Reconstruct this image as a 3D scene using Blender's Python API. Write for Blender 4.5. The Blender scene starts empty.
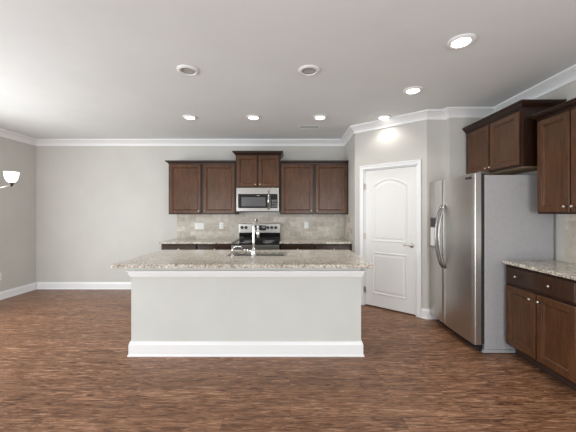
import bpy, bmesh, math, random
from mathutils import Vector
random.seed(4)
SC = bpy.context.scene
COL = SC.collection
PI = math.pi

# ------------------------------------------------------------------ camera, world, lights, exposure
F = 288.0                                   # focal length in pixels of a 576 px wide frame
cam_d = bpy.data.cameras.new('camera'); cam_d.sensor_width = 36.0; cam_d.lens = 36.0 * F / 576.0
cam_d.shift_x = -2.0 / 576.0; cam_d.shift_y = -3.0 / 576.0; cam_d.clip_start = 0.05
cam = bpy.data.objects.new('camera', cam_d); COL.objects.link(cam)
cam.location = (0, 0, 1.40); cam.rotation_euler = (PI / 2, 0, 0)
SC.camera = cam

world = bpy.data.worlds.new('world'); SC.world = world; world.use_nodes = True
bg = world.node_tree.nodes['Background']
bg.inputs['Color'].default_value = (0.75, 0.87, 1.0, 1); bg.inputs['Strength'].default_value = 1.0

SC.view_settings.view_transform = 'Standard'
SC.view_settings.look = 'None'
SC.view_settings.gamma = 1.0
SC.view_settings.use_curve_mapping = False
SC.view_settings.exposure = 0.06

def area(name, loc, rot, sx, sy, power, colour=(1, 1, 1)):
    d = bpy.data.lights.new(name, 'AREA'); d.shape = 'RECTANGLE'; d.size = sx; d.size_y = sy
    d.energy = power; d.color = colour
    o = bpy.data.objects.new(name, d); COL.objects.link(o)
    o.location = loc; o.rotation_euler = rot
    return o
# daylight coming through the windows of the room (behind and left of the photographer), plus an added fill window at right
REAR = -3.2
WIN_REAR = [(-4.2, -2.4), (0.0, 2.2)]       # x ranges of the rear windows
WIN_LEFT = (0.9, 3.6)                       # y range of the dining window in the left wall, just outside the frame
ADDED_WIN_RIGHT = (-2.8, -0.6)                     # y range of an unseen window added in the right wall as fill, behind the camera
WZ0, WZ1 = 0.06, 2.06
DAY = (0.95, 0.99, 1.0)
for k, (a, b) in enumerate(WIN_REAR):
    area('window_daylight', ((a + b) / 2, REAR + 0.03, (WZ0 + WZ1) / 2), (PI / 2, 0, 0), b - a - .1, WZ1 - WZ0 - .1, 76, DAY)
area('window_daylight', (-4.64, sum(WIN_LEFT) / 2, (WZ0 + WZ1) / 2), (PI / 2, 0, -PI / 2), WIN_LEFT[1] - WIN_LEFT[0] - .1, WZ1 - WZ0 - .1, 100, DAY)
area('window_daylight', (2.63, sum(ADDED_WIN_RIGHT) / 2, (WZ0 + WZ1) / 2), (PI / 2, 0, PI / 2), ADDED_WIN_RIGHT[1] - ADDED_WIN_RIGHT[0] - .1, WZ1 - WZ0 - .1, 85, DAY)  # added fill from the right to brighten the left wall
DOWN_W = 20.0
CHAND_W = 1.2

# ------------------------------------------------------------------ material helpers
def new_mat(name):
    m = bpy.data.materials.new(name); m.use_nodes = True
    nt = m.node_tree; b = nt.nodes['Principled BSDF']
    return m, nt, b
def setp(b, col=None, rough=None, metal=None, spec=None):
    if col is not None: b.inputs['Base Color'].default_value = (*col, 1)
    if rough is not None: b.inputs['Roughness'].default_value = rough
    if metal is not None: b.inputs['Metallic'].default_value = metal
    if spec is not None: b.inputs['Specular IOR Level'].default_value = spec
def node(nt, t, **kw):
    n = nt.nodes.new(t)
    for k, v in kw.items(): setattr(n, k, v)
    return n
def coords(nt, scale=(1, 1, 1), rot=(0, 0, 0)):
    tc = node(nt, 'ShaderNodeTexCoord'); mp = node(nt, 'ShaderNodeMapping')
    mp.inputs['Scale'].default_value = scale; mp.inputs['Rotation'].default_value = rot
    nt.links.new(tc.outputs['Object'], mp.inputs['Vector'])
    return mp.outputs['Vector']
def noise(nt, vec, scale, detail=4, rough=.55, dist=0.0):
    n = node(nt, 'ShaderNodeTexNoise')
    n.inputs['Scale'].default_value = scale; n.inputs['Detail'].default_value = detail
    n.inputs['Roughness'].default_value = rough; n.inputs['Distortion'].default_value = dist
    nt.links.new(vec, n.inputs['Vector'])
    return n.outputs['Fac']
def ramp(nt, fac, stops, interp='LINEAR'):
    r = node(nt, 'ShaderNodeValToRGB'); r.color_ramp.interpolation = interp
    e = r.color_ramp.elements
    while len(e) < len(stops): e.new(0.5)
    for i, (p, c) in enumerate(stops):
        e[i].position = p; e[i].color = (*c, 1)
    nt.links.new(fac, r.inputs['Fac'])
    return r.outputs['Color']
def mixc(nt, a, b, fac, mode='MIX'):
    m = node(nt, 'ShaderNodeMix', data_type='RGBA', blend_type=mode)
    for s, v in (('A', a), ('B', b)):
        i = [x for x in m.inputs if x.name == s and x.type == 'RGBA'][0]
        if isinstance(v, tuple): i.default_value = (*v, 1)
        else: nt.links.new(v, i)
    i = [x for x in m.inputs if x.name == 'Factor' and x.type == 'VALUE'][0]
    if isinstance(fac, (int, float)): i.default_value = fac
    else: nt.links.new(fac, i)
    return [x for x in m.outputs if x.type == 'RGBA'][0]
def bump(nt, b, h, strength=.2, dist=.002):
    n = node(nt, 'ShaderNodeBump'); n.inputs['Strength'].default_value = strength; n.inputs['Distance'].default_value = dist
    nt.links.new(h, n.inputs['Height']); nt.links.new(n.outputs['Normal'], b.inputs['Normal'])

def paint(name, col, rough=.6, var=.03, spec=.3):
    m, nt, b = new_mat(name); setp(b, col, rough, 0, spec)
    v = coords(nt); f = noise(nt, v, 2.0, 3)
    lo = tuple(c * (1 - var) for c in col); hi = tuple(min(1, c * (1 + var)) for c in col)
    nt.links.new(ramp(nt, f, [(.3, lo), (.7, hi)]), b.inputs['Base Color'])
    bump(nt, b, noise(nt, v, 180, 3), .08, .001)
    return m
def plain(name, col, rough=.4, metal=0.0, spec=.5):
    m, nt, b = new_mat(name); setp(b, col, rough, metal, spec)
    v = coords(nt); f = noise(nt, v, 30.0, 2)
    nt.links.new(ramp(nt, f, [(.3, tuple(c * .96 for c in col)), (.7, tuple(min(1, c * 1.04) for c in col))]), b.inputs['Base Color'])
    return m
def glow(name, col, strength):
    m, nt, b = new_mat(name); setp(b, col, .4)
    b.inputs['Emission Color'].default_value = (*col, 1); b.inputs['Emission Strength'].default_value = strength
    return m
def cabinet_wood(name, dark, mid, light, rough=.38):
    m, nt, b = new_mat(name); setp(b, mid, rough, 0, .28)
    v = coords(nt, (14, 14, 2.2)); f = noise(nt, v, 2.2, 6, .6, .6)
    v2 = coords(nt, (3, 3, 2)); g = noise(nt, v2, 1.6, 3)
    c = ramp(nt, f, [(.25, dark), (.52, mid), (.8, light)])
    c2 = ramp(nt, g, [(.3, (.82, .82, .82)), (.7, (1.12, 1.1, 1.08))])
    nt.links.new(mixc(nt, c, c2, 1.0, 'MULTIPLY'), b.inputs['Base Color'])
    bump(nt, b, f, .05, .001)
    b.inputs['Coat Weight'].default_value = .20; b.inputs['Coat Roughness'].default_value = .22
    return m
def brushed(name, col, rough=.3, scale=(2, 2, 160), aniso=.0):
    m, nt, b = new_mat(name); setp(b, col, rough, 1.0)
    v = coords(nt, scale); f = noise(nt, v, 3.0, 3)
    c = ramp(nt, f, [(.3, tuple(x * .96 for x in col)), (.7, tuple(x * 1.04 for x in col))])
    nt.links.new(c, b.inputs['Base Color'])
    return m

M = {}
M['wall'] = paint('wall_paint', (.60, .585, .555), .55)
M['ceil'] = paint('ceiling_paint', (.78, .80, .81), .8, .02)
M['island'] = paint('island_paint', (.63, .635, .605), .55)
M['trim'] = paint('white_trim_paint', (.87, .875, .885), .35, .01, .5)
M['door'] = paint('white_door_paint', (.80, .795, .78), .35, .01, .5)
M['plate'] = plain('white_plastic', (.85, .85, .83), .3)
M['slot'] = plain('dark_slot', (.05, .05, .05), .5)
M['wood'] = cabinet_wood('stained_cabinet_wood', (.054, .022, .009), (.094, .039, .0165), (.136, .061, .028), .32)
M['drawer'] = cabinet_wood('dark_drawer_wood', (.026, .011, .006), (.044, .019, .010), (.066, .030, .016))  # darker stain than the doors, worktop shade partly put into the colour
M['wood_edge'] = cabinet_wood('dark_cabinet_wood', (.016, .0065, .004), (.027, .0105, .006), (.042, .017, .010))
M['toe'] = plain('toe_kick_wood', (.045, .022, .014), .5)
M['steel'] = brushed('stainless_steel', (.37, .355, .335), .30, (2, 2, 400))
M['fridge_steel'] = brushed('fridge_door_steel', (.60, .585, .56), .33, (2, 2, 400))
M['handle'] = plain('satin_handle_metal', (.36, .35, .34), .25, 1.0)
M['steel_dark'] = brushed('fridge_edge_steel', (.33, .33, .34), .35)
M['fridge_side'] = plain('grey_fridge_case', (.40, .395, .41), .38, .0, .5)
M['chrome'] = plain('chrome', (.80, .80, .80), .12, 1.0)
M['nickel'] = plain('brushed_nickel', (.62, .58, .52), .28, 1.0)
M['bronze'] = plain('dark_socket_metal', (.08, .07, .06), .35, .8)
M['black_glass'] = plain('black_glass', (.010, .010, .011), .06, 0, .6)
M['black'] = plain('black_plastic', (.015, .015, .016), .35)
M['mesh_glass'] = plain('microwave_window', (.10, .10, .105), .16, 0, .6)
M['rubber'] = plain('dark_rubber', (.02, .02, .02), .7)
M['panel_wood'] = plain('raw_cabinet_underside', (.55, .42, .27), .5)
M['lens'] = glow('lit_lamp_lens', (1.0, .97, .92), 9.0)
M['shade'] = glow('lit_frosted_glass', (1.0, .965, .90), 1.6)
M['baffle'] = plain('grey_baffle', (.42, .42, .42), .6)
M['lamp_trim'] = plain('lamp_trim_white', (.84, .84, .84), .4)

# granite
def granite():
    m, nt, b = new_mat('granite'); setp(b, (.5, .47, .42), .10, 0, .5)
    v = coords(nt)
    f1 = noise(nt, v, 46, 5, .72)
    f2 = noise(nt, v, 9, 4, .6)
    vo = node(nt, 'ShaderNodeTexVoronoi'); vo.inputs['Scale'].default_value = 75; nt.links.new(v, vo.inputs['Vector'])
    base = ramp(nt, f1, [(.34, (.08, .07, .06)), (.41, (.33, .29, .25)), (.51, (.56, .52, .46)), (.66, (.86, .83, .78))])
    big = ramp(nt, f2, [(.35, (.82, .79, .75)), (.65, (1.08, 1.07, 1.05))])
    c = mixc(nt, base, big, 1.0, 'MULTIPLY')
    spk = ramp(nt, vo.outputs['Color'], [(.06, (.05, .045, .04)), (.14, (1, 1, 1))])
    nt.links.new(mixc(nt, c, spk, .55, 'MULTIPLY'), b.inputs['Base Color'])
    return m
M['granite'] = granite()

# vinyl plank floor, boards along X
def floor_mat():
    m, nt, b = new_mat('vinyl_plank_floor'); setp(b, (.2, .1, .06), .34, 0, .32)
    tc = node(nt, 'ShaderNodeTexCoord'); vec = tc.outputs['Object']
    br = node(nt, 'ShaderNodeTexBrick')
    br.offset = .37; br.inputs['Scale'].default_value = 1.0
    br.inputs['Brick Width'].default_value = 1.22; br.inputs['Row Height'].default_value = .152
    br.inputs['Mortar Size'].default_value = .0012; br.inputs['Mortar Smooth'].default_value = .2
    br.inputs['Color1'].default_value = (0, 0, 0, 1); br.inputs['Color2'].default_value = (1, 1, 1, 1); br.inputs['Mortar'].default_value = (.5, .5, .5, 1)
    nt.links.new(vec, br.inputs['Vector'])
    # each board shifts the grain
    sep = node(nt, 'ShaderNodeVectorMath', operation='MULTIPLY_ADD')
    nt.links.new(br.outputs['Color'], sep.inputs[0]); sep.inputs[1].default_value = (7, 3, 5); nt.links.new(vec, sep.inputs[2])
    mp = node(nt, 'ShaderNodeMapping'); mp.inputs['Scale'].default_value = (2.6, 22, 1); nt.links.new(sep.outputs['Vector'], mp.inputs['Vector'])
    g = noise(nt, mp.outputs['Vector'], 2.2, 9, .72, 1.3)
    mp2 = node(nt, 'ShaderNodeMapping'); mp2.inputs['Scale'].default_value = (5, 60, 1); nt.links.new(sep.outputs['Vector'], mp2.inputs['Vector'])
    g2 = noise(nt, mp2.outputs['Vector'], 2.0, 4, .6)
    c = ramp(nt, g, [(.34, (.054, .021, .010)), (.44, (.158, .072, .038)), (.54, (.295, .151, .085)), (.67, (.53, .32, .205))])
    c2 = ramp(nt, g2, [(.3, (.80, .78, .76)), (.7, (1.15, 1.14, 1.13))])
    c = mixc(nt, c, c2, 1.0, 'MULTIPLY')
    tone = ramp(nt, br.outputs['Color'], [(0, (.86, .85, .84)), (1, (1.12, 1.12, 1.12))])
    c = mixc(nt, c, tone, 1.0, 'MULTIPLY')
    c = mixc(nt, c, (.06, .03, .02), br.outputs['Fac'])
    nt.links.new(c, b.inputs['Base Color'])
    rr = node(nt, 'ShaderNodeMapRange'); rr.inputs['To Min'].default_value = .28; rr.inputs['To Max'].default_value = .46
    nt.links.new(g, rr.inputs['Value']); nt.links.new(rr.outputs['Result'], b.inputs['Roughness'])
    bump(nt, b, g2, .06, .001)
    return m
M['floor'] = floor_mat()

def tile_mat(name, axis):
    m, nt, b = new_mat(name); setp(b, (.5, .45, .38), .35, 0, .4)
    tc = node(nt, 'ShaderNodeTexCoord'); sp = node(nt, 'ShaderNodeSeparateXYZ'); cb = node(nt, 'ShaderNodeCombineXYZ')
    nt.links.new(tc.outputs['Object'], sp.inputs[0])
    nt.links.new(sp.outputs[axis], cb.inputs[0]); nt.links.new(sp.outputs['Z'], cb.inputs[1])
    br = node(nt, 'ShaderNodeTexBrick'); br.offset = .5
    br.inputs['Scale'].default_value = 1; br.inputs['Brick Width'].default_value = .203; br.inputs['Row Height'].default_value = .0885
    br.inputs['Mortar Size'].default_value = .0022; br.inputs['Mortar Smooth'].default_value = .3
    br.inputs['Color1'].default_value = (0, 0, 0, 1); br.inputs['Color2'].default_value = (1, 1, 1, 1); br.inputs['Mortar'].default_value = (.5, .5, .5, 1)
    nt.links.new(cb.outputs[0], br.inputs['Vector'])
    tone = ramp(nt, br.outputs['Color'], [(0, (.46, .41, .35)), (.5, (.57, .525, .46)), (1, (.66, .62, .56))])
    f = noise(nt, cb.outputs[0], 14, 5, .65)
    vein = ramp(nt, f, [(.3, (.80, .78, .75)), (.65, (1.1, 1.09, 1.08))])
    c = mixc(nt, tone, vein, 1.0, 'MULTIPLY')
    c = mixc(nt, c, (.56, .52, .46), br.outputs['Fac'])
    nt.links.new(c, b.inputs['Base Color'])
    inv = node(nt, 'ShaderNodeMath', operation='SUBTRACT'); inv.inputs[0].default_value = 1; nt.links.new(br.outputs['Fac'], inv.inputs[1])
    bump(nt, b, inv.outputs[0], .25, .002)
    return m
M['tile_x'] = tile_mat('stone_tile_back', 'X')
M['tile_y'] = tile_mat('stone_tile_side', 'Y')
def glass():
    m, nt, b = new_mat('window_glass'); setp(b, (1, 1, 1), .02); b.inputs['Transmission Weight'].default_value = 1.0; b.inputs['IOR'].default_value = 1.05
    return m
M['glass'] = glass()

# ------------------------------------------------------------------ geometry helpers
def link_mesh(name, bm, mat, parent=None, smooth=False, bevel=0.0):
    bmesh.ops.recalc_face_normals(bm, faces=bm.faces[:])
    me = bpy.data.meshes.new(name)
    if parent is not None and parent.get('_base') is not None:
        off = Vector(parent['_base'])
        for v in bm.verts: v.co -= off
    bm.to_mesh(me); bm.free()
    mats = mat if isinstance(mat, (list, tuple)) else [mat]
    for x in mats: me.materials.append(x)
    if smooth:
        for p in me.polygons: p.use_smooth = True
    o = bpy.data.objects.new(name, me); COL.objects.link(o)
    if parent is not None:
        o.parent = parent
        if parent.get('_base') is not None: o['_base'] = list(parent['_base'])
    if bevel:
        md = o.modifiers.new('bevel', 'BEVEL'); md.width = bevel; md.segments = 2; md.limit_method = 'ANGLE'
    return o
def tag(o, label, cat, group=None):
    o['label'] = label; o['category'] = cat
    if group: o['group'] = group
    return o
def thing(name, base, label, cat, group=None):
    o = bpy.data.objects.new(name, None); COL.objects.link(o); o.location = base; o['_base'] = list(base)
    o.empty_display_size = .1
    return tag(o, label, cat, group)
def struct_empty(name, base):
    o = bpy.data.objects.new(name, None); COL.objects.link(o); o.location = base; o['_base'] = list(base); o['kind'] = 'structure'
    return o
def struct(name, bm, mat, **kw):
    o = link_mesh(name, bm, mat, None, **kw); o['kind'] = 'structure'; return o

def BM(): return bmesh.new()
def box(bm, x0, x1, y0, y1, z0, z1, mi=0):
    vs = [bm.verts.new((x, y, z)) for z in (z0, z1) for y in (y0, y1) for x in (x0, x1)]
    for f in ((0, 1, 3, 2), (4, 6, 7, 5), (0, 4, 5, 1), (2, 3, 7, 6), (0, 2, 6, 4), (1, 5, 7, 3)):
        fc = bm.faces.new([vs[i] for i in f]); fc.material_index = mi
    return bm
def bx(*a): return box(BM(), *a)
def prism(bm, pts, z0, z1):
    a = [bm.verts.new((p[0], p[1], z0)) for p in pts]; b = [bm.verts.new((p[0], p[1], z1)) for p in pts]
    bm.faces.new(a); bm.faces.new(b[::-1]); n = len(pts)
    for i in range(n): bm.faces.new((a[i], a[(i + 1) % n], b[(i + 1) % n], b[i]))
    return bm
class Frame:
    """face frame: u to the right, w out of the face, v up"""
    def __init__(s, O, u, n): s.O, s.u, s.n = Vector(O), Vector(u).normalized(), Vector(n).normalized()
    def __call__(s, u, w, v): return s.O + s.u * u + s.n * w + Vector((0, 0, v))
def fbox(bm, fr, u0, u1, w0, w1, v0, v1):
    vs = [bm.verts.new(fr(u, w, v)) for v in (v0, v1) for w in (w0, w1) for u in (u0, u1)]
    for f in ((0, 1, 3, 2), (4, 6, 7, 5), (0, 4, 5, 1), (2, 3, 7, 6), (0, 2, 6, 4), (1, 5, 7, 3)): bm.faces.new([vs[i] for i in f])
    return bm
def rings(bm, fr, loops):
    """loops: list of lists of (u,w,v), equal length; bridged in order and capped at both ends"""
    L = [[bm.verts.new(fr(*p)) for p in lp] for lp in loops]
    n = len(L[0])
    for a, b in zip(L, L[1:]):
        for i in range(n): bm.faces.new((a[i], a[(i + 1) % n], b[(i + 1) % n], b[i]))
    bm.faces.new(L[0]); bm.faces.new(L[-1])
    return bm
def rect(u0, u1, v0, v1, w, d=0): return [(u0 + d, w, v0 + d), (u1 - d, w, v0 + d), (u1 - d, w, v1 - d), (u0 + d, w, v1 - d)]
def lathe(bm, c, axis, prof, n=24):
    """prof: (r, h) along axis; axis a unit vector"""
    a = Vector(axis).normalized(); t = Vector((1, 0, 0)) if abs(a.x) < .9 else Vector((0, 1, 0))
    p = a.cross(t).normalized(); q = a.cross(p); c = Vector(c); L = []
    for r, h in prof:
        L.append([bm.verts.new(c + a * h + (p * math.cos(2 * PI * k / n) + q * math.sin(2 * PI * k / n)) * max(r, 1e-5)) for k in range(n)])
    for x, y in zip(L, L[1:]):
        for i in range(n): bm.faces.new((x[i], x[(i + 1) % n], y[(i + 1) % n], y[i]))
    bm.faces.new(L[0]); bm.faces.new(L[-1])
    return bm
def tube(bm, pts, r, n=10, radii=None):
    pts = [Vector(p) for p in pts]; L = []; prev = None
    for i, p in enumerate(pts):
        d = (pts[min(i + 1, len(pts) - 1)] - pts[max(i - 1, 0)]).normalized()
        if prev is None:
            t = Vector((0, 0, 1)) if abs(d.z) < .9 else Vector((1, 0, 0)); a = d.cross(t).normalized()
        else: a = (prev - d * prev.dot(d)).normalized()
        prev = a; b = d.cross(a); rr = radii[i] if radii else r
        L.append([bm.verts.new(p + (a * math.cos(2 * PI * k / n) + b * math.sin(2 * PI * k / n)) * rr) for k in range(n)])
    for x, y in zip(L, L[1:]):
        for i in range(n): bm.faces.new((x[i], x[(i + 1) % n], y[(i + 1) % n], y[i]))
    bm.faces.new(L[0]); bm.faces.new(L[-1])
    return bm
def offset_path(path, d, closed=False):
    """shift an xy path by d to the right of travel, mitred"""
    out = []; n = len(path)
    for i in range(n):
        segs = []
        if i > 0 or closed: segs.append((path[i - 1], path[i]))
        if i < n - 1 or closed: segs.append((path[i], path[(i + 1) % n]))
        ns = []
        for a, b in segs:
            v = (Vector(b) - Vector(a)).normalized(); ns.append(Vector((v.y, -v.x)))
        m = ns[0] if len(ns) == 1 else (ns[0] + ns[1]).normalized()
        out.append(Vector(path[i]) + m * (d / max(.2, m.dot(ns[0]))))
    return out
def sweep(bm, path, prof):
    """solid moulding: prof = closed loop of (out, z), out to the right of travel"""
    offs = [offset_path(path, d) for d, z in prof]
    L = [[bm.verts.new((offs[k][i].x, offs[k][i].y, prof[k][1])) for k in range(len(prof))] for i in range(len(path))]
    n = len(prof)
    for a, b in zip(L, L[1:]):
        for i in range(n): bm.faces.new((a[i], a[(i + 1) % n], b[(i + 1) % n], b[i]))
    bm.faces.new(L[0]); bm.faces.new(L[-1])
    return bm

# ------------------------------------------------------------------ the room
H = 2.743
XL, XR, YB = -4.67, 2.66, 5.30
XS = 1.01
P = [(XL, REAR), (XL, YB), (XS, YB), (XS, 4.48), (1.81, 3.81), (2.07, 3.81), (2.07, 3.73), (XR, 3.73), (XR, REAR)]
Q = offset_path(P, -0.10)
def wall_piece(bm, i, t0=0.0, t1=1.0, z0=0.0, z1=H):
    a, b, c, d = Vector(P[i]), Vector(P[(i + 1) % len(P)]), Q[(i + 1) % len(P)], Q[i]
    L = (b - a).length; ux = (b - a) / L
    def pt(t, inner):
        p = a + (b - a) * t
        if inner: return p
        if t == 0: return d
        if t == 1: return c
        n = Vector((ux.y, -ux.x)); return p - n * .10
    prism(bm, [pt(t0, 1), pt(t1, 1), pt(t1, 0), pt(t0, 0)], z0, z1)
    return bm
struct('floor', bx(XL - .1, XR + .4, REAR - .1, YB + .4, -.1, 0), M['floor'])
struct('ceiling', bx(XL - .1, XR + .4, REAR - .1, YB + .4, H, H + .1), M['ceil'])
# left wall with a window beside the photographer
bm = BM(); Lw = YB - REAR
ta, tb = (WIN_LEFT[0] - REAR) / Lw, (WIN_LEFT[1] - REAR) / Lw
wall_piece(bm, 0, 0, ta); wall_piece(bm, 0, tb, 1); wall_piece(bm, 0, ta, tb, 0, WZ0); wall_piece(bm, 0, ta, tb, WZ1, H)
struct('wall_left', bm, M['wall'])
struct('wall_back', wall_piece(BM(), 1), M['wall'])
struct('wall_pantry_side', wall_piece(BM(), 2), M['wall'])
struct('wall_alcove', wall_piece(wall_piece(wall_piece(BM(), 4), 5), 6), M['wall'])
bm = BM(); Lr = 3.73 - REAR
ta, tb = (3.73 - ADDED_WIN_RIGHT[1]) / Lr, (3.73 - ADDED_WIN_RIGHT[0]) / Lr  # opening for the added fill window
wall_piece(bm, 7, 0, ta); wall_piece(bm, 7, tb, 1); wall_piece(bm, 7, ta, tb, 0, WZ0); wall_piece(bm, 7, ta, tb, WZ1, H)
struct('wall_right', bm, M['wall'])
# closes the pantry behind the diagonal wall
struct('wall_pantry_back', prism(BM(), [(XS + .1, YB), (XR + .3, YB), (XR + .3, YB + .1), (XS + .1, YB + .1)], 0, H), M['wall'])
struct('wall_pantry_right', bx(XR + .1, XR + .2, 3.7, YB, 0, H), M['wall'])
# rear wall with two windows
bm = BM(); xs = [XL - .1]
for a, b in WIN_REAR: xs += [a, b]
xs.append(XR + .1)
for k in range(len(xs) - 1):
    if k % 2 == 0: box(bm, xs[k], xs[k + 1], REAR - .1, REAR, 0, H)
    else:
        box(bm, xs[k], xs[k + 1], REAR - .1, REAR, 0, WZ0); box(bm, xs[k], xs[k + 1], REAR - .1, REAR, WZ1, H)
struct('wall_rear', bm, M['wall'])
def window(name, fr, w):
    r = struct_empty(name, tuple(fr(w / 2, 0, WZ0)))
    bm = BM(); t = .05
    fbox(bm, fr, 0, t, -.09, -.02, WZ0, WZ1); fbox(bm, fr, w - t, w, -.09, -.02, WZ0, WZ1)
    fbox(bm, fr, t, w - t, -.09, -.02, WZ0, WZ0 + t); fbox(bm, fr, t, w - t, -.09, -.02, WZ1 - t, WZ1)
    fbox(bm, fr, t, w - t, -.08, -.03, (WZ0 + WZ1) / 2 - .02, (WZ0 + WZ1) / 2 + .02)
    link_mesh('window_frame', bm, M['trim'], r)
    link_mesh('pane', fbox(BM(), fr, t, w - t, -.058, -.052, WZ0 + t, WZ1 - t), M['glass'], r)
for k, (a, b) in enumerate(WIN_REAR): window('window_%d' % (k + 1), Frame((b, REAR, 0), (-1, 0, 0), (0, 1, 0)), b - a)
window('window_3', Frame((XL, WIN_LEFT[0], 0), (0, 1, 0), (1, 0, 0)), WIN_LEFT[1] - WIN_LEFT[0])

window('window_4', Frame((XR, ADDED_WIN_RIGHT[1], 0), (0, -1, 0), (-1, 0, 0)), ADDED_WIN_RIGHT[1] - ADDED_WIN_RIGHT[0])  # unseen window, added to go with the right-hand fill light

# diagonal pantry wall with its door
A = Vector(P[3]); Bv = Vector(P[4]); LD = (Bv - A).length; ud = (Bv - A) / LD
fd = Frame((A.x, A.y, 0), (ud.x, ud.y, 0), (ud.y, -ud.x, 0))
S0, S1, DH = .150, .915, 2.052               # door opening along the wall, and its height
bm = BM(); wall_piece(bm, 3, 0, S0 / LD); wall_piece(bm, 3, S1 / LD, 1); wall_piece(bm, 3, S0 / LD, S1 / LD, DH, H)
struct('wall_pantry', bm, M['wall'])
dr = struct_empty('door_1', tuple(fd((S0 + S1) / 2, 0, 0)))
bm = BM(); cw = .062
def casing_prof(bm, fr, u0, u1, v0, v1, wthk):
    rings(bm, fr, [rect(u0, u1, v0, v1, 0.0005), rect(u0, u1, v0, v1, wthk - .004), rect(u0, u1, v0, v1, wthk, .004)])
casing_prof(bm, fd, S0 - cw, S0 - .004, 0, DH + .004, .018); casing_prof(bm, fd, S1 + .004, S1 + cw, 0, DH + .004, .018)
casing_prof(bm, fd, S0 - cw, S1 + cw, DH + .004, DH + .004 + cw, .018)
casing_prof(bm, fd, S0 - cw, S0 - cw + .02, 0, DH + .045, .024); casing_prof(bm, fd, S1 + cw - .02, S1 + cw, 0, DH + .045, .024)
casing_prof(bm, fd, S0 - cw, S1 + cw, DH + .045, DH + .066, .024)
link_mesh('casing', bm, M['trim'], dr)
bm = BM()
fbox(bm, fd, S0 - .003, S0 + .012, -.099, .0, 0, DH); fbox(bm, fd, S1 - .012, S1 + .003, -.099, .0, 0, DH); fbox(bm, fd, S0 - .003, S1 + .003, -.099, 0, DH - .012, DH + .003)
link_mesh('jamb', bm, M['trim'], dr)
# slab with two moulded panels, the upper one arched
d0, d1, dz0, dz1, wf = S0 + .015, S1 - .015, .018, DH - .016, -.012
bm = fbox(BM(), fd, d0, d1, -.047, wf, dz0, dz1)
pu0, pu1 = d0 + .118, d1 - .118
def panel_outline(v0, v1, arch, d):
    a, b, lo, hi = pu0 + d, pu1 - d, v0 + d, v1 - d
    pts = [(a, lo), (b, lo)]
    if not arch: return pts + [(b, hi), (a, hi)]
    n = 14
    for k in range(n + 1):
        t = k / n; x = 2 * t - 1
        pts.append((b + (a - b) * t, hi + arch * (1 - x * x)))
    return pts
for v0, v1, arch in ((.205, .815, 0), (.985, 1.80, .095)):
    def lp(d, w): return [(u, w, v) for u, v in panel_outline(v0, v1, arch, d)]
    rings(bm, fd, [lp(-.006, wf - .004), lp(-.006, wf + .001), lp(0, wf + .007), lp(.010, wf + .007), lp(.022, wf + .0005), lp(.040, wf + .0005), lp(.052, wf + .005)])
slab = link_mesh('door_slab', bm, M['door'], dr)
bm = BM(); hu, hz = d1 - .052, .955
lathe(bm, fd(hu, wf, hz), fd.n, [(.031, 0), (.031, .006), (.020, .010), (.012, .012), (.012, .045), (.0, .046)])
tube(bm, [fd(hu, wf + .045, hz), fd(hu - .03, wf + .050, hz + .002), fd(hu - .06, wf + .05, hz + .004), fd(hu - .098, wf + .046, hz)], .009, 10, [.012, .010, .009, .007])
h = link_mesh('door_handle', bm, M['nickel'], dr, True); h['label'] = 'brushed nickel lever handle'
for z in (.24, 1.05, 1.80):
    bm = BM(); tube(bm, [fd(S0 + .012, .006, z - .045), fd(S0 + .012, .006, z + .045)], .0075, 10); fbox(bm, fd, S0 + .004, S0 + .03, -.011, -.003, z - .044, z + .044)
    link_mesh('hinge', bm, M['nickel'], dr)

# crown moulding (one run round the room), baseboards
CR = [(.0005, H - .112), (.016, H - .112), (.019, H - .096), (.010, H - .092), (.014, H - .082), (.030, H - .062), (.052, H - .044), (.066, H - .034), (.060, H - .030), (.070, H - .027), (.082, H - .020), (.086, H - .012), (.086, H - .0005), (.0005, H - .0005)]
struct('trim_1', sweep(BM(), [(XL, REAR + .1)] + P[1:8] + [(XR, REAR + .1)], CR), M['trim'])
def bbprof(h, t=.016): return [(.0005, .0005), (t + .008, .0005), (t + .008, .012), (t, .022), (t, h - .03), (t - .006, h - .012), (t - .009, h), (.0005, h)]
BB = bbprof(.13)
struct('baseboard_left', sweep(BM(), [(XL, WIN_LEFT[1] + .02), (XL, YB)], BB), M['trim'])
struct('baseboard_back', sweep(BM(), [(XL + .025, YB), (-2.104, YB)], BB), M['trim'])
pl = A + ud * (S0 - cw - .001); pr = A + ud * (S1 + cw + .001)
struct('baseboard_pantry_left', sweep(BM(), [(XS, 4.69), (XS, 4.48), tuple(pl)], BB), M['trim'])
struct('baseboard_pantry_right', sweep(BM(), [tuple(pr), P[4], P[5]], BB), M['trim'])
struct('baseboard_right', sweep(BM(), [(XR, 2.115), (XR, ADDED_WIN_RIGHT[1] + .02)], BB), M['trim'])

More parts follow.
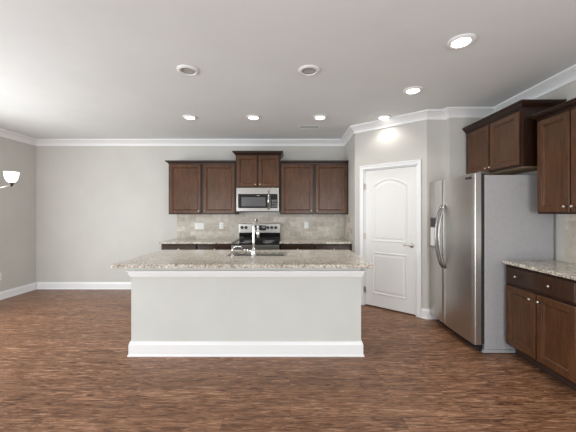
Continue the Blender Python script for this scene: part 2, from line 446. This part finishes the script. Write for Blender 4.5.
# ------------------------------------------------------------------ cabinets
def knob(parent, fr, u, w, v):
    bm = lathe(BM(), fr(u, w, v), fr.n, [(.006, 0), (.005, .012), (.008, .015), (.0120, .018), (.0125, .024), (.009, .028), (.0, .029)], 16)
    k = link_mesh('knob', bm, M['nickel'], parent, True); return k
def shaker(fr, u0, u1, v0, v1, t=.020, fw=.058):
    bm = BM(); w = .0012
    rings(bm, fr, [rect(u0, u1, v0, v1, w), rect(u0, u1, v0, v1, w + t - .004), rect(u0, u1, v0, v1, w + t, .004), rect(u0, u1, v0, v1, w + t, fw - .010),
                   rect(u0, u1, v0, v1, w + t - .005, fw - .008), rect(u0, u1, v0, v1, w + t - .004, fw), rect(u0, u1, v0, v1, w + t - .014, fw + .011), rect(u0, u1, v0, v1, w + t - .014, fw + .020)])
    return bm
def slabfront(fr, u0, u1, v0, v1, t=.020):
    bm = BM(); w = .0012
    rings(bm, fr, [rect(u0, u1, v0, v1, w), rect(u0, u1, v0, v1, w + t - .006), rect(u0, u1, v0, v1, w + t - .003, .004), rect(u0, u1, v0, v1, w + t, .012)])
    return bm
def cabinet(name, label, cat, O, u, n, W, D, z0, z1, doors=(), drawers=(), toe=0.0, crown=0.0, crown_out=.045, wall_l=False, wall_r=False, group=None, under=False):
    fr = Frame((O[0], O[1], 0), u, n)
    r = thing(name, tuple(fr(W / 2, -D / 2, z0)), label, cat, group)
    bm = fbox(BM(), fr, 0, W, -D, 0, z0 + toe, z1)
    # face frame shows as stiles and rails a little proud of the box
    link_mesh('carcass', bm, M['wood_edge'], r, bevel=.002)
    if toe: link_mesh('toe_kick', fbox(BM(), fr, 0.0, W, -D, -.095, z0, z0 + toe - .0005), M['toe'], r)
    if under: link_mesh('underside', fbox(BM(), fr, .018, W - .018, -D + .01, -.02, z0 - .003, z0 - .0005), M['panel_wood'], r)
    for (a, b, c, d, ku, kv) in doors:
        o = link_mesh('door', shaker(fr, a, b, c, d), M['wood'], r); knob(o, fr, ku, .0212, kv)
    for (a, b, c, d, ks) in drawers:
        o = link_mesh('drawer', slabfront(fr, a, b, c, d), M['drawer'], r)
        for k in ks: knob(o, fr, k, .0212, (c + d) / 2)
    if crown:
        p = [fr(0, -D, 0), fr(0, 0, 0), fr(W, 0, 0), fr(W, -D, 0)]
        if wall_l: p = p[1:]
        if wall_r: p = p[:-1]
        h0, h1, k = z1 - .012, z1 + crown, crown_out
        prof = [(.0006, h0), (.006, h0), (.008, h0 + .012), (.35 * k, h0 + .022), (.75 * k, h1 - .026), (.8 * k, h1 - .016), (k, h1 - .014), (k, h1), (.0006, h1)]
        m = sweep(BM(), [(q.x, q.y) for q in p], prof)
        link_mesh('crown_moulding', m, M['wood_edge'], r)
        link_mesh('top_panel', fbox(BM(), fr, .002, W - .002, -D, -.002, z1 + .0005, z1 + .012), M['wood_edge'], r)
    return r
UX, NB = (1, 0, 0), (0, -1, 0)               # fronts on the back wall
UR, NR = (0, -1, 0), (-1, 0, 0)              # fronts on the right wall
CT = .93                                     # worktop height
GP = .0012
YF = YB - .0015                              # back of things fixed on the back wall
ud_, uz0, uz1 = .315, 1.376, 2.262
yface = YF - ud_
# wall cabinets on the back wall
XA0, XA1, XM1, XE = -2.100, -.932, -.172, XS - .003
Wd = XA1 - XA0 - .001
cabinet('wall_cabinet', 'brown two-door wall cabinet left of the microwave', 'cabinet', (XA0, yface), UX, NB, Wd, ud_, uz0, uz1,
        doors=[(.018, Wd / 2 - .022, uz0 + .018, uz1 - .022, Wd / 2 - .050, uz0 + .06), (Wd / 2 + .022, Wd - .018, uz0 + .018, uz1 - .022, Wd / 2 + .050, uz0 + .06)], crown=.040, group='wall cabinets', wall_r=True)
We = XE - XM1 - .002
cabinet('wall_cabinet', 'brown two-door wall cabinet between microwave and pantry corner', 'cabinet', (XM1 + .002, yface), UX, NB, We, ud_, uz0, uz1,
        doors=[(.018, We / 2 - .022, uz0 + .018, uz1 - .022, We / 2 - .050, uz0 + .06), (We / 2 + .022, We - .018, uz0 + .018, uz1 - .022, We / 2 + .050, uz0 + .06)], crown=.040, group='wall cabinets', wall_l=True, wall_r=True)
Wm = XM1 - XA1 - .002; mz0, mz1 = 1.832, 2.395
cabinet('wall_cabinet', 'short brown two-door cabinet above the microwave, raised higher than its neighbours', 'cabinet', (XA1 + .001, yface - .035), UX, NB, Wm, ud_ + .035, mz0, mz1,
        doors=[(.018, Wm / 2 - .012, mz0 + .018, mz1 - .018, Wm / 2 - .04, mz0 + .055), (Wm / 2 + .012, Wm - .018, mz0 + .018, mz1 - .018, Wm / 2 + .04, mz0 + .055)], crown=.062, crown_out=.055, group='wall cabinets')

# base cabinets under the back worktops
bd = .600; yb = YF - bd; BZ = CT - .032
def base_unit(label, x0, x1):
    W = x1 - x0 - .001
    cabinet('base_cabinet', label, 'cabinet', (x0, yb), UX, NB, W, bd, 0, BZ,
            doors=[(.015, W / 2 - .003, .115, .725, W / 2 - .04, .67), (W / 2 + .003, W - .015, .115, .725, W / 2 + .04, .67)],
            drawers=[(.015, W - .015, .745, BZ - .020, [W / 2])], toe=.10, group='base cabinets along the back wall')
XQ = -1.506; XT = .42
base_unit('dark base cabinet at the left end of the back run', XA0, XQ)
base_unit('dark base cabinet directly left of the range', XQ, XA1 - .003)
base_unit('dark base cabinet directly right of the range', XM1 + .003, XT)
base_unit('dark base cabinet in the corner by the pantry wall', XT, XE)

def slab_worktop(name, label, outline_box, cat='countertop'):
    x0, x1, y0, y1 = outline_box
    bm = bx(x0, x1, y0, y1, CT - .030, CT)
    o = link_mesh(name, bm, M['granite'], None, bevel=.004); return tag(o, label, cat)
slab_worktop('countertop', 'granite worktop left of the range on the back wall', (XA0 - .018, XA1 - .003, YF - .640, YF))
slab_worktop('countertop', 'granite worktop right of the range, ending at the pantry wall', (XM1 + .003, XS - .002, YF - .640, YF))

# right-hand wall: base cabinet, worktop, wall cabinet, cabinet over the fridge
RY1 = 2.862; RW = .735; RD = .510; XRF = XR - .0015
rx = XRF - RD
cabinet('base_cabinet', 'brown base cabinet with wide drawer over two doors, beside the fridge', 'cabinet', (rx, RY1), UR, NR, RW, RD, 0, BZ,
        doors=[(.018, RW / 2 - .006, .125, .695, RW / 2 - .045, .640), (RW / 2 + .006, RW - .018, .125, .695, RW / 2 + .045, .640)],
        drawers=[(.018, RW - .018, .722, BZ - .020, [.165, RW - .165 - .06])], toe=.105)
slab_worktop('countertop', 'granite worktop beside the stainless fridge', (rx - .036, XRF, RY1 - RW - .03, RY1 + .008))
RUD = .277; UY1 = 2.765; UW = .67
rz0, rz1 = 1.390, 2.290
cabinet('wall_cabinet', 'brown two-door wall cabinet over the right worktop, nearest the camera', 'cabinet', (XRF - RUD, UY1), UR, NR, UW, RUD, rz0, rz1,
        doors=[(.012, UW / 2 - .006, rz0 + .018, rz1 - .02, UW / 2 - .035, rz0 + .065), (UW / 2 + .006, UW - .012, rz0 + .018, rz1 - .02, UW / 2 + .035, rz0 + .065)], crown=.050, crown_out=.056, group='wall cabinets')
FD = .377; FY1 = 3.728; FW = FY1 - 2.822
fz0, fz1 = 1.858, 2.432
cabinet('wall_cabinet', 'brown two-door cabinet mounted high above the fridge', 'cabinet', (XRF - FD, FY1), UR, NR, FW, FD, fz0, fz1,
        doors=[(.050, FW / 2 - .010, fz0 + .022, fz1 - .024, FW / 2 - .035, fz0 + .055), (FW / 2 + .010, FW - .028, fz0 + .022, fz1 - .024, FW / 2 + .035, fz0 + .055)], crown=.060, crown_out=.055, group='wall cabinets', under=True, wall_l=True)

# ------------------------------------------------------------------ backsplash tiles
tag(link_mesh('backsplash', bx(-2.075, XS - .012, YF - .009, YF + .001, CT + .0005, uz0 - .001), M['tile_x']), 'beige stone tile backsplash on the back wall behind the range', 'backsplash')
tag(link_mesh('backsplash', bx(XS - .011, XS - .001, 4.662, YF - .010, CT + .0005, uz0 - .001), M['tile_y']), 'narrow strip of stone tile on the pantry side wall', 'backsplash')
tag(link_mesh('backsplash', bx(XRF - .009, XRF + .001, RY1 - RW - .03, 2.776, CT + .0005, rz0 - .001), M['tile_y']), 'beige stone tile backsplash above the right worktop', 'backsplash')

# ------------------------------------------------------------------ range and microwave
rg = thing('range', ((XA1 + XM1) / 2, YF - .33, 0), 'stainless electric range with black glass cooktop behind the island', 'range')
a0, a1 = XA1 + .002, XM1 - .002; aw = a1 - a0; yr = YF - .012 - .690; CTW = CT; CT = CT - .022
link_mesh('body', bx(a0, a1, yr + .02, YF - .012, .03, CT - .016), M['steel_dark'], rg, bevel=.003)
fr = Frame((a0, yr + .02, 0), UX, NB)
od = link_mesh('oven_door', fbox(BM(), fr, .003, aw - .003, .001, .040, .235, .80), M['steel'], rg, bevel=.004)
link_mesh('oven_window', fbox(BM(), fr, .10, aw - .10, .0402, .043, .33, .66), M['black_glass'], od)
bm = tube(BM(), [fr(.07, .085, .745), fr(aw - .07, .085, .745)], .012, 12)
for q in (.09, aw - .09): tube(bm, [fr(q, .038, .745), fr(q, .085, .745)], .009, 8)
link_mesh('oven_handle', bm, M['chrome'], od)
link_mesh('drawer', fbox(BM(), fr, .003, aw - .003, .001, .038, .05, .228), M['steel'], rg, bevel=.004)
link_mesh('front_panel', fbox(BM(), fr, .0, aw, .001, .036, .806, CT - .016), M['steel'], rg, bevel=.004)
bm = bx(a0, a1, yr - .014, YF - .075, CT - .0155, CT + .004)
ck = link_mesh('cooktop', bm, M['black_glass'], rg, bevel=.003)
for (bu, bv, br_) in ((.2, .16, .09), (.56, .16, .075), (.2, .42, .075), (.56, .42, .095)):
    bm = BM()
    n = 40; c = Vector((a0 + bu, yr + bv, CT + .0045))
    for rr in (br_, br_ * .6):
        tube(bm, [c + Vector((math.cos(2 * PI * k / n) * rr, math.sin(2 * PI * k / n) * rr, 0)) for k in range(n + 1)], .0012, 4)
    link_mesh('burner', bm, M['baffle'], ck)
# backguard: black glass foot, stainless control strip
fb = Frame((a0, YF - .070, 0), UX, NB)
bgd = link_mesh('backguard', fbox(BM(), fb, 0, aw, -.056, 0, CT - .016, 1.205), M['steel'], rg, bevel=.006)
link_mesh('glass_riser', fbox(BM(), fb, .006, aw - .006, .0005, .005, CT + .005, 1.045), M['black_glass'], bgd)
ds = link_mesh('display', fbox(BM(), fb, .275, .50, .0005, .004, 1.085, 1.175), M['black_glass'], bgd)
bm = BM()
for k in range(3):
    for j in range(2): fbox(bm, fb, .300 + k * .028, .318 + k * .028, .0041, .0048, 1.097 + j * .028, 1.112 + j * .028)
link_mesh('touch_keys', bm, M['baffle'], ds)
bm = BM()
for k in range(3): fbox(bm, fb, .42 + k * .022, .434 + k * .022, .0041, .0048, 1.125, 1.155)
link_mesh('clock_digits', bm, M['baffle'], ds)
for ku in (.060, .130, .530, .600, .670):
    bm = lathe(BM(), fb(ku, .0005, 1.135), fb.n, [(.029, 0), (.029, .004), (.023, .006), (.021, .026), (.018, .029), (0, .0295)], 20)
    fbox(bm, fb, ku - .005, ku + .005, .026, .034, 1.118, 1.152)
    link_mesh('knob', bm, M['black'], bgd)
for q in (.05, aw - .05):
    for yy in (yr + .08, YF - .08): link_mesh('foot', lathe(BM(), (a0 + q, yy, 0.0), (0, 0, 1), [(.02, 0), (.02, .0295)], 12), M['rubber'], rg)

CT = CTW
mw = thing('microwave', ((XA1 + XM1) / 2, YF - .2, 1.42), 'stainless over-range microwave between the wall cabinets', 'microwave')
m0, m1 = XA1 + .022, XM1 - .014; mww = m1 - m0; yv = YF - .375; vz0, vz1 = 1.418, mz0 - .004
link_mesh('body', bx(m0, m1, yv, YF, vz0, vz1), M['steel_dark'], mw, bevel=.003)
fm = Frame((m0, yv, 0), UX, NB); du = mww - .155
md = link_mesh('door', fbox(BM(), fm, 0.0, du, .001, .034, vz0 + .012, vz1), M['steel'], mw, bevel=.003)
link_mesh('glass', fbox(BM(), fm, .030, du - .004, .0345, .037, vz0 + .065, vz1 - .105), M['black_glass'], md)
link_mesh('window', fbox(BM(), fm, .085, du - .075, .0372, .0385, vz0 + .095, vz1 - .160), M['mesh_glass'], md)
bm = fbox(BM(), fm, .345, .395, .0372, .0382, vz1 - .135, vz1 - .127); link_mesh('badge', bm, M['steel'], md)
bm = tube(BM(), [fm(du - .022, .078, vz0 + .04), fm(du - .022, .078, vz1 - .055)], .0125, 12)
for q in (vz0 + .06, vz1 - .075): tube(bm, [fm(du - .022, .034, q), fm(du - .022, .078, q)], .009, 8)
link_mesh('handle', bm, M['chrome'], md, True)
cp = link_mesh('control_panel', fbox(BM(), fm, du + .002, mww, .001, .034, vz0 + .012, vz1), M['steel'], mw, bevel=.003)
kp = link_mesh('keypad', fbox(BM(), fm, du + .006, mww - .025, .0345, .037, vz0 + .065, vz1 - .105), M['black_glass'], cp)
bm = BM()
for i in range(3):
    for j in range(5): fbox(bm, fm, du + .030 + i * .032, du + .048 + i * .032, .0372, .0377, vz0 + .082 + j * .028, vz0 + .092 + j * .028)
link_mesh('key_marks', bm, M['baffle'], kp)
link_mesh('vent_grille', fbox(BM(), fm, .01, mww - .01, .001, .028, vz0, vz0 + .011), M['black'], mw)

# ------------------------------------------------------------------ refrigerator
rf = thing('refrigerator', (2.28, 3.30, 0), 'stainless side-by-side refrigerator with ice and water dispenser', 'refrigerator')
FX, CY0, CY1, FZ = 1.824, 2.875, 3.715, 1.800
link_mesh('case', bx(1.944, 2.635, CY0, CY1, .035, FZ - .02), M['fridge_side'], rf, bevel=.006)
link_mesh('base_skirt', bx(1.925, 2.63, CY0 - .004, CY1, .004, .0345), M['fridge_side'], rf, bevel=.003)
link_mesh('grille', bx(1.895, 1.9245, CY0 + .01, CY1 - .01, .018, .075), M['black'], rf)
SEAM = 3.425
def fridge_door(name, ya, yb_):
    """door slab with a gently rounded front, plan outline swept up"""
    n = 12; pts = [(1.905, yb_), (1.905, ya)]
    cy, hw = (2.865 + 3.788) / 2, .462
    for k in range(n + 1):
        y = ya + (yb_ - ya) * k / n
        e = min(k, n - k) / n * (yb_ - ya)
        rnd = .006 if k in (0, n) else 0
        pts.append((FX + .012 * ((y - cy) / hw) ** 2 + rnd, y))
    bm = prism(BM(), pts, .085, FZ)
    return link_mesh(name, bm, M['fridge_steel'], rf, bevel=.004)
dF = fridge_door('freezer_door', SEAM + .003, 3.788)
dR = fridge_door('fresh_food_door', 2.865, SEAM - .003)
for ya, yb_, pd in ((SEAM + .012, 3.770, dF), (2.880, SEAM - .012, dR)):
    link_mesh('gasket', bx(1.906, 1.942, ya, yb_, .092, FZ - .006), M['rubber'], pd)
ff = Frame((FX + .001, 3.788, 0), UR, NR)       # u runs from the far edge towards the camera
def fridge_handle(u, pd):
    pts = []; n = 22
    for k in range(n + 1):
        t = k / n; z = 1.490 - .735 * t
        pts.append(ff(u, -.004 + .078 * math.sin(PI * t) ** .6, z))
    bm = tube(BM(), pts, .013, 12, [.016 if k in (0, n) else .0135 for k in range(n + 1)])
    link_mesh('handle', bm, M['handle'], pd, True)
fridge_handle(3.788 - SEAM - .036, dF); fridge_handle(3.788 - SEAM + .036, dR)
dp = link_mesh('dispenser', rings(BM(), ff, [rect(.060, .222, .955, 1.345, -.0205), rect(.060, .222, .955, 1.345, .006), rect(.060, .222, .955, 1.345, .008, .006)]), M['steel_dark'], dF)
link_mesh('control_face', fbox(BM(), ff, .070, .212, .0082, .011, 1.225, 1.333), M['black'], dp)
bay = link_mesh('bay', fbox(BM(), ff, .070, .212, .0082, .0105, .990, 1.215), M['plate'], dp); bay['label'] = 'pale dispenser bay'
link_mesh('drip_tray', fbox(BM(), ff, .066, .216, .0082, .030, .968, .986), M['steel'], dp)
bd_ = link_mesh('badge', fbox(BM(), ff, .802, .878, -.003, .0085, 1.745, 1.767), M['black'], dR)
link_mesh('badge_mark', fbox(BM(), ff, .812, .868, .0086, .0091, 1.753, 1.759), M['chrome'], bd_)
for y in (2.91, 3.66): link_mesh('hinge_cover', bx(1.90, 2.00, y - .03, y + .03, FZ + .0005, FZ + .018), M['steel_dark'], rf, bevel=.006)
for x in (1.98, 2.59):
    for y in (2.93, 3.66): link_mesh('foot', lathe(BM(), (x, y, 0), (0, 0, 1), [(.02, 0), (.02, .006)], 12), M['rubber'], rf)

# ------------------------------------------------------------------ island
IX0, IX1, IY0, IY1 = -1.557, .697, 2.825, 3.600
isl = thing('kitchen_island', ((IX0 + IX1) / 2, (IY0 + IY1) / 2, 0), 'painted kitchen island with white baseboard below granite top', 'island')
SX0, SX1, SY0, SY1 = -.700, -.035, 3.130, 3.530       # sink cut-out
bm = BM()
box(bm, IX0, IX1, IY0, IY0 + .12, 0, CT - .031); box(bm, IX0, IX0 + .02, IY0 + .12, IY1 - .005, 0, CT - .031); box(bm, IX1 - .02, IX1, IY0 + .12, IY1 - .005, 0, CT - .031)
link_mesh('painted_body', bm, M['island'], isl)
path = [(IX1, IY1 - .01), (IX1, IY0), (IX0, IY0), (IX0, IY1 - .01)][::-1]
# travel so that outside is on the right
link_mesh('baseboard', sweep(BM(), path, bbprof(.142, .018)), M['trim'], isl)
zt = .840
cp_ = [(.0005, zt - .062), (.010, zt - .062), (.012, zt - .048), (.020, zt - .042), (.024, zt - .012), (.034, zt - .008), (.034, zt), (.0005, zt)]
link_mesh('cap_trim', sweep(BM(), path, cp_), M['trim'], isl)
fi = Frame((IX1 - .0205, IY1 - .02, 0), (-1, 0, 0), (0, 1, 0))
cw_ = IX1 - IX0 - .041
link_mesh('cabinet_back', fbox(BM(), fi, 0, cw_, -.018, 0, .10, CT - .033), M['wood_edge'], isl)
link_mesh('toe_kick', fbox(BM(), fi, 0, cw_, -.10, -.085, 0, .0995), M['toe'], isl)
nd = 5
for k in range(nd):
    a = cw_ * k / nd + .012; b = cw_ * (k + 1) / nd - .012
    o = link_mesh('door', shaker(fi, a, b, .13, .70), M['wood'], isl); knob(o, fi, b - .03, .0212, .65)
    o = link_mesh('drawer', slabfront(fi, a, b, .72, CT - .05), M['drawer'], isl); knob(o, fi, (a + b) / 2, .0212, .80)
# granite top with the sink cut out of it, corners slightly rounded
bm = BM(); tx0, tx1, ty0, ty1 = -1.622, .757, 2.605, 3.660
def rrect(x0, x1, y0, y1, r, n=5):
    pts = []
    for cx, cy, a in ((x1 - r, y0 + r, -PI / 2), (x1 - r, y1 - r, 0), (x0 + r, y1 - r, PI / 2), (x0 + r, y0 + r, PI)):
        for k in range(n + 1): pts.append((cx + r * math.cos(a + PI / 2 * k / n), cy + r * math.sin(a + PI / 2 * k / n)))
    return pts
outer = rrect(tx0, tx1, ty0, ty1, .03); inner = rrect(SX0, SX1, SY0, SY1, .05)
def top_ring(z, dout, din):
    so = [bm.verts.new((p[0], p[1], z)) for p in rrect(tx0 + dout, tx1 - dout, ty0 + dout, ty1 - dout, .018)]
    si = [bm.verts.new((p[0], p[1], z)) for p in rrect(SX0 - din, SX1 + din, SY0 - din, SY1 + din, .05)]
    return so, si
lev = [top_ring(CT - .034, .003, 0), top_ring(CT - .031, 0, 0), top_ring(CT - .004, 0, 0), top_ring(CT, .004, .003)]
n = len(outer)
for (o1, i1), (o2, i2) in zip(lev, lev[1:]):
    for k in range(n):
        j = (k + 1) % n
        bm.faces.new((o1[k], o1[j], o2[j], o2[k])); bm.faces.new((i1[k], i2[k], i2[j], i1[j]))
for so, si in (lev[0], lev[-1]):
    for k in range(n):
        j = (k + 1) % n; bm.faces.new((so[k], so[j], si[j], si[k]))
for v in bm.verts: v.co.z += .0035
tag(link_mesh('countertop', bm, M['granite']), 'long granite island top with an overhang and sink cut-out', 'countertop')

# undermount sink
sk = thing('sink', ((SX0 + SX1) / 2, (SY0 + SY1) / 2, .70), 'stainless undermount double sink set in the island top', 'sink')
bm = BM()
def loop(d, z, r=.05): return [bm.verts.new((p[0], p[1], z)) for p in rrect(SX0 - d, SX1 + d, SY0 - d, SY1 + d, r)]
Ls = [loop(.022, CT - .0325), loop(.0, CT - .0325), loop(-.012, .72), loop(-.04, .705)]
Ls2 = [loop(.022, CT - .036), loop(.003, CT - .036), loop(-.009, .717), loop(-.04, .702)]
for S in (Ls, Ls2):
    for a, b in zip(S, S[1:]):
        for k in range(n): bm.faces.new((a[k], a[(k + 1) % n], b[(k + 1) % n], b[k]))
    bm.faces.new(S[-1])
for k in range(n): bm.faces.new((Ls[0][k], Ls[0][(k + 1) % n], Ls2[0][(k + 1) % n], Ls2[0][k]))
link_mesh('basin', bm, M['steel'], sk)
xm = (SX0 + SX1) / 2
link_mesh('divider', bx(xm - .012, xm + .012, SY0 + .012, SY1 - .012, .706, CT - .045), M['steel'], sk, bevel=.005)
for q in (-.165, .165): link_mesh('drain', lathe(BM(), (xm + q, (SY0 + SY1) / 2, .706), (0, 0, 1), [(.045, 0), (.045, .003), (.03, .004), (.028, .001), (0, .001)], 20), M['chrome'], sk)

fc = thing('faucet', (-.385, 3.045, CT + .0035), 'tall chrome gooseneck faucet rising from the island top', 'faucet')
fx, fy, z0 = -.385, 3.045, CT + .0037
link_mesh('base', lathe(BM(), (fx, fy, z0), (0, 0, 1), [(.030, 0), (.030, .006), (.024, .012), (.022, .05), (.020, .085), (.014, .09), (0, .09)], 24), M['chrome'], fc, True)
pts = [(fx, fy, z0 + .085), (fx, fy, z0 + .16), (fx, fy, z0 + .25), (fx, fy, z0 + .31)]
for k in range(1, 13):
    a = PI * k / 12; pts.append((fx + .014 * (1 - math.cos(a)), fy + .085 * (1 - math.cos(a)), z0 + .31 + .085 * math.sin(a)))
pts += [(fx + .028, fy + .170, z0 + .28)]
link_mesh('spout', tube(BM(), pts, .013, 14), M['chrome'], fc, True)
link_mesh('spray_head', tube(BM(), [(fx + .028, fy + .170, z0 + .285), (fx + .028, fy + .170, z0 + .24), (fx + .028, fy + .170, z0 + .19)], .017, 14, [.015, .018, .015]), M['chrome'], fc, True)
link_mesh('lever', tube(BM(), [(fx - .018, fy, z0 + .055), (fx - .05, fy, z0 + .068), (fx - .10, fy - .005, z0 + .082)], .007, 10, [.010, .008, .006]), M['chrome'], fc, True)
sd = thing('soap_dispenser', (-.605, 3.03, CT + .0035), 'small chrome spout with hooked neck left of the tall faucet', 'soap dispenser')
sx, sy = -.605, 3.03
link_mesh('base', lathe(BM(), (sx, sy, z0), (0, 0, 1), [(.020, 0), (.020, .006), (.013, .012), (.012, .035), (.008, .036), (0, .036)], 20), M['chrome'], sd, True)
link_mesh('neck', tube(BM(), [(sx, sy, z0 + .03), (sx, sy, z0 + .08), (sx + .012, sy + .004, z0 + .105), (sx + .045, sy + .012, z0 + .115), (sx + .085, sy + .03, z0 + .108), (sx + .095, sy + .035, z0 + .09)], .008, 12), M['chrome'], sd, True)

# ------------------------------------------------------------------ wall plates
def plate(name, fr, u, v, w, h, label, cat, kind, group=None):
    r = thing(name, tuple(fr(u, 0, v)), label, cat, group)
    rings_bm = rings(BM(), fr, [rect(u - w / 2, u + w / 2, v - h / 2, v + h / 2, .0004), rect(u - w / 2, u + w / 2, v - h / 2, v + h / 2, .004), rect(u - w / 2, u + w / 2, v - h / 2, v + h / 2, .0065, .005)])
    link_mesh('cover_plate', rings_bm, M['plate'], r)
    gangs = 2 if w > .1 else 1
    for g in range(gangs):
        c = u + (g - (gangs - 1) / 2) * .046
        if kind == 'outlet':
            for dv in (-.02, .02):
                o = link_mesh('receptacle', fbox(BM(), fr, c - .016, c + .016, .0067, .0085, v + dv - .014, v + dv + .014), M['plate'], r)
                link_mesh('slots', fbox(fbox(BM(), fr, c - .008, c - .005, .0086, .009, v + dv - .006, v + dv + .006), fr, c + .005, c + .008, .0086, .009, v + dv - .006, v + dv + .006), M['slot'], o)
        else:
            link_mesh('rocker', rings(BM(), fr, [rect(c - .016, c + .016, v - .033, v + .033, .0067), rect(c - .016, c + .016, v - .033, v + .033, .009), rect(c - .016, c + .016, v - .033, v + .033, .0105, .003)]), M['plate'], r)
    return r
ft = Frame((0, YF - .009, 0), UX, NB)
k = (YF - .01) / F
plate('light_switch', ft, (199.5 - 290) * k, 1.4 - 13.0 * k, .165, .118, 'wide white double switch plate on the tiles left of the range', 'light switch', 'switch')
plate('wall_outlet', ft, (221.5 - 290) * k, 1.4 - 12.5 * k, .078, .120, 'narrow white outlet on the tiles between switch plate and range', 'outlet', 'outlet', 'outlets')
plate('wall_outlet', ft, (306.5 - 290) * k, 1.4 - 12.0 * k, .078, .120, 'white outlet on the tiles right of the range', 'outlet', 'outlet', 'outlets')
fl = Frame((XL, 0, 0), (0, 1, 0), (1, 0, 0))
plate('wall_outlet', fl, 4.62, .375, .078, .120, 'white outlet low on the left wall above the baseboard', 'outlet', 'outlet', 'outlets')

# ------------------------------------------------------------------ ceiling fixtures
def downlight(x, y, lit, label):
    r = thing('recessed_light', (x, y, H), label, 'ceiling light', 'lit recessed lights' if lit else 'unlit recessed lights')
    c = (x, y, H - .0004); dn = (0, 0, -1)
    link_mesh('trim_ring', lathe(BM(), c, dn, [(.100, 0), (.100, .003), (.094, .010), (.080, .017), (.072, .016), (.066, .010), (.066, .0005), (.075, .0003)], 40), M['lamp_trim'], r, True)
    if lit:
        link_mesh('lens', lathe(BM(), c, dn, [(.064, .004), (.064, .010), (.045, .0135), (0, .015)], 32), M['lens'], r, True)
        d = bpy.data.lights.new('recessed_lamp', 'SPOT'); d.energy = DOWN_W * (.4 if x > 1 and y > 3.5 else 1); d.spot_size = math.radians(135); d.spot_blend = .6; d.shadow_soft_size = .06; d.color = (1, .95, .88)
        o = bpy.data.objects.new('recessed_lamp', d); COL.objects.link(o); o.parent = r; o.location = (0, 0, -.03)
    else:
        b = link_mesh('baffle', lathe(BM(), c, dn, [(.064, .0012), (.064, .009), (.050, .004), (.045, .003), (0, .003)], 32), M['baffle'], r, True); b['label'] = 'dark grey unlit centre'
    return r
LR = [(1.335, 2.249, 'lit recessed light nearest the camera, at the upper right'), (1.343, 3.145, 'lit recessed light in front of the pantry door, second nearest'),
      (1.315, 4.03, 'lit recessed light closest to the pantry door'), (.420, 4.03, 'lit recessed light beside the slotted ceiling vent'),
      (-.511, 4.03, 'lit recessed light in front of the microwave, second from left in the back row'), (-1.40, 4.03, 'lit recessed light farthest left, in front of the left wall cabinet')]
for x, y, l in LR: downlight(x, y, True, l)
downlight(-.958, 2.705, False, 'unlit round ceiling fixture over the left of the island')
downlight(.178, 2.705, False, 'unlit round ceiling fixture over the right of the island')
vt = thing('ceiling_vent', (.297, 4.50, H), 'small white slotted air vent in the ceiling', 'vent')
bm = BM()
box(bm, .297 - .16, .297 + .16, 4.50 - .065, 4.50 - .045, H - .004, H - .0004); box(bm, .297 - .16, .297 + .16, 4.545, 4.565, H - .008, H - .0004)
box(bm, .297 - .16, .297 - .14, 4.455, 4.545, H - .008, H - .0004); box(bm, .297 + .14, .297 + .16, 4.455, 4.545, H - .008, H - .0004)
link_mesh('frame', bm, M['lamp_trim'], vt)
link_mesh('duct', bx(.297 - .14, .297 + .14, 4.455, 4.545, H - .002, H - .0004), M['slot'], vt)
bm = BM()
for k in range(2): box(bm, .297 - .14, .297 + .14, 4.483 + k * .032, 4.486 + k * .032, H - .005, H - .0022)
link_mesh('louvres', bm, M['lamp_trim'], vt)

# chandelier over the dining area, one arm of it inside the frame
cxn, cyn, rch = -3.55, 3.20, .455
ch = thing('chandelier', (cxn, cyn, H), 'brushed metal chandelier arm with glowing frosted bell shade at the left edge', 'chandelier')
link_mesh('canopy', lathe(BM(), (cxn, cyn, H - .0004), (0, 0, -1), [(.065, 0), (.065, .01), (.04, .03), (.01, .035), (0, .035)], 28), M['nickel'], ch, True)
link_mesh('rod', tube(BM(), [(cxn, cyn, H - .03), (cxn, cyn, 2.0)], .007, 10), M['nickel'], ch)
link_mesh('hub', lathe(BM(), (cxn, cyn, 1.56), (0, 0, 1), [(0, 0), (.015, .005), (.03, .03), (.045, .08), (.03, .14), (.014, .2), (.014, .40), (.022, .43), (.008, .46), (0, .46)], 24), M['nickel'], ch, True)
for k in range(3):
    a = 2 * PI * k / 3; dx, dy = math.cos(a), math.sin(a)
    def cp3(r, z): return (cxn + dx * r, cyn + dy * r, z)
    arm = link_mesh('arm', tube(BM(), [cp3(.03, 1.60), cp3(.08, 1.60), cp3(.14, 1.625), cp3(.21, 1.64), cp3(.30, 1.675), cp3(.39, 1.695), cp3(rch, 1.705)], .008, 10), M['nickel'], ch, True)
    link_mesh('socket', lathe(BM(), cp3(rch, 1.692), (0, 0, 1), [(0, 0), (.010, .004), (.014, .02), (.026, .035), (.026, .044), (0, .045)], 20), M['bronze'], arm, True)
    sh = link_mesh('shade', lathe(BM(), cp3(rch, 1.737), (0, 0, 1), [(.018, 0), (.036, .010), (.051, .036), (.060, .070), (.066, .118), (.063, .118), (.057, .070), (.048, .039), (.034, .014), (.016, .004)], 32), M['shade'], arm, True)
    d = bpy.data.lights.new('chandelier_bulb', 'POINT'); d.energy = CHAND_W; d.shadow_soft_size = .03; d.color = (1, .93, .84)
    o = bpy.data.objects.new('chandelier_bulb', d); COL.objects.link(o); o.parent = ch; o.location = (dx * rch, dy * rch, 1.835 - H)

for o in bpy.data.objects:
    if '_base' in o: del o['_base']
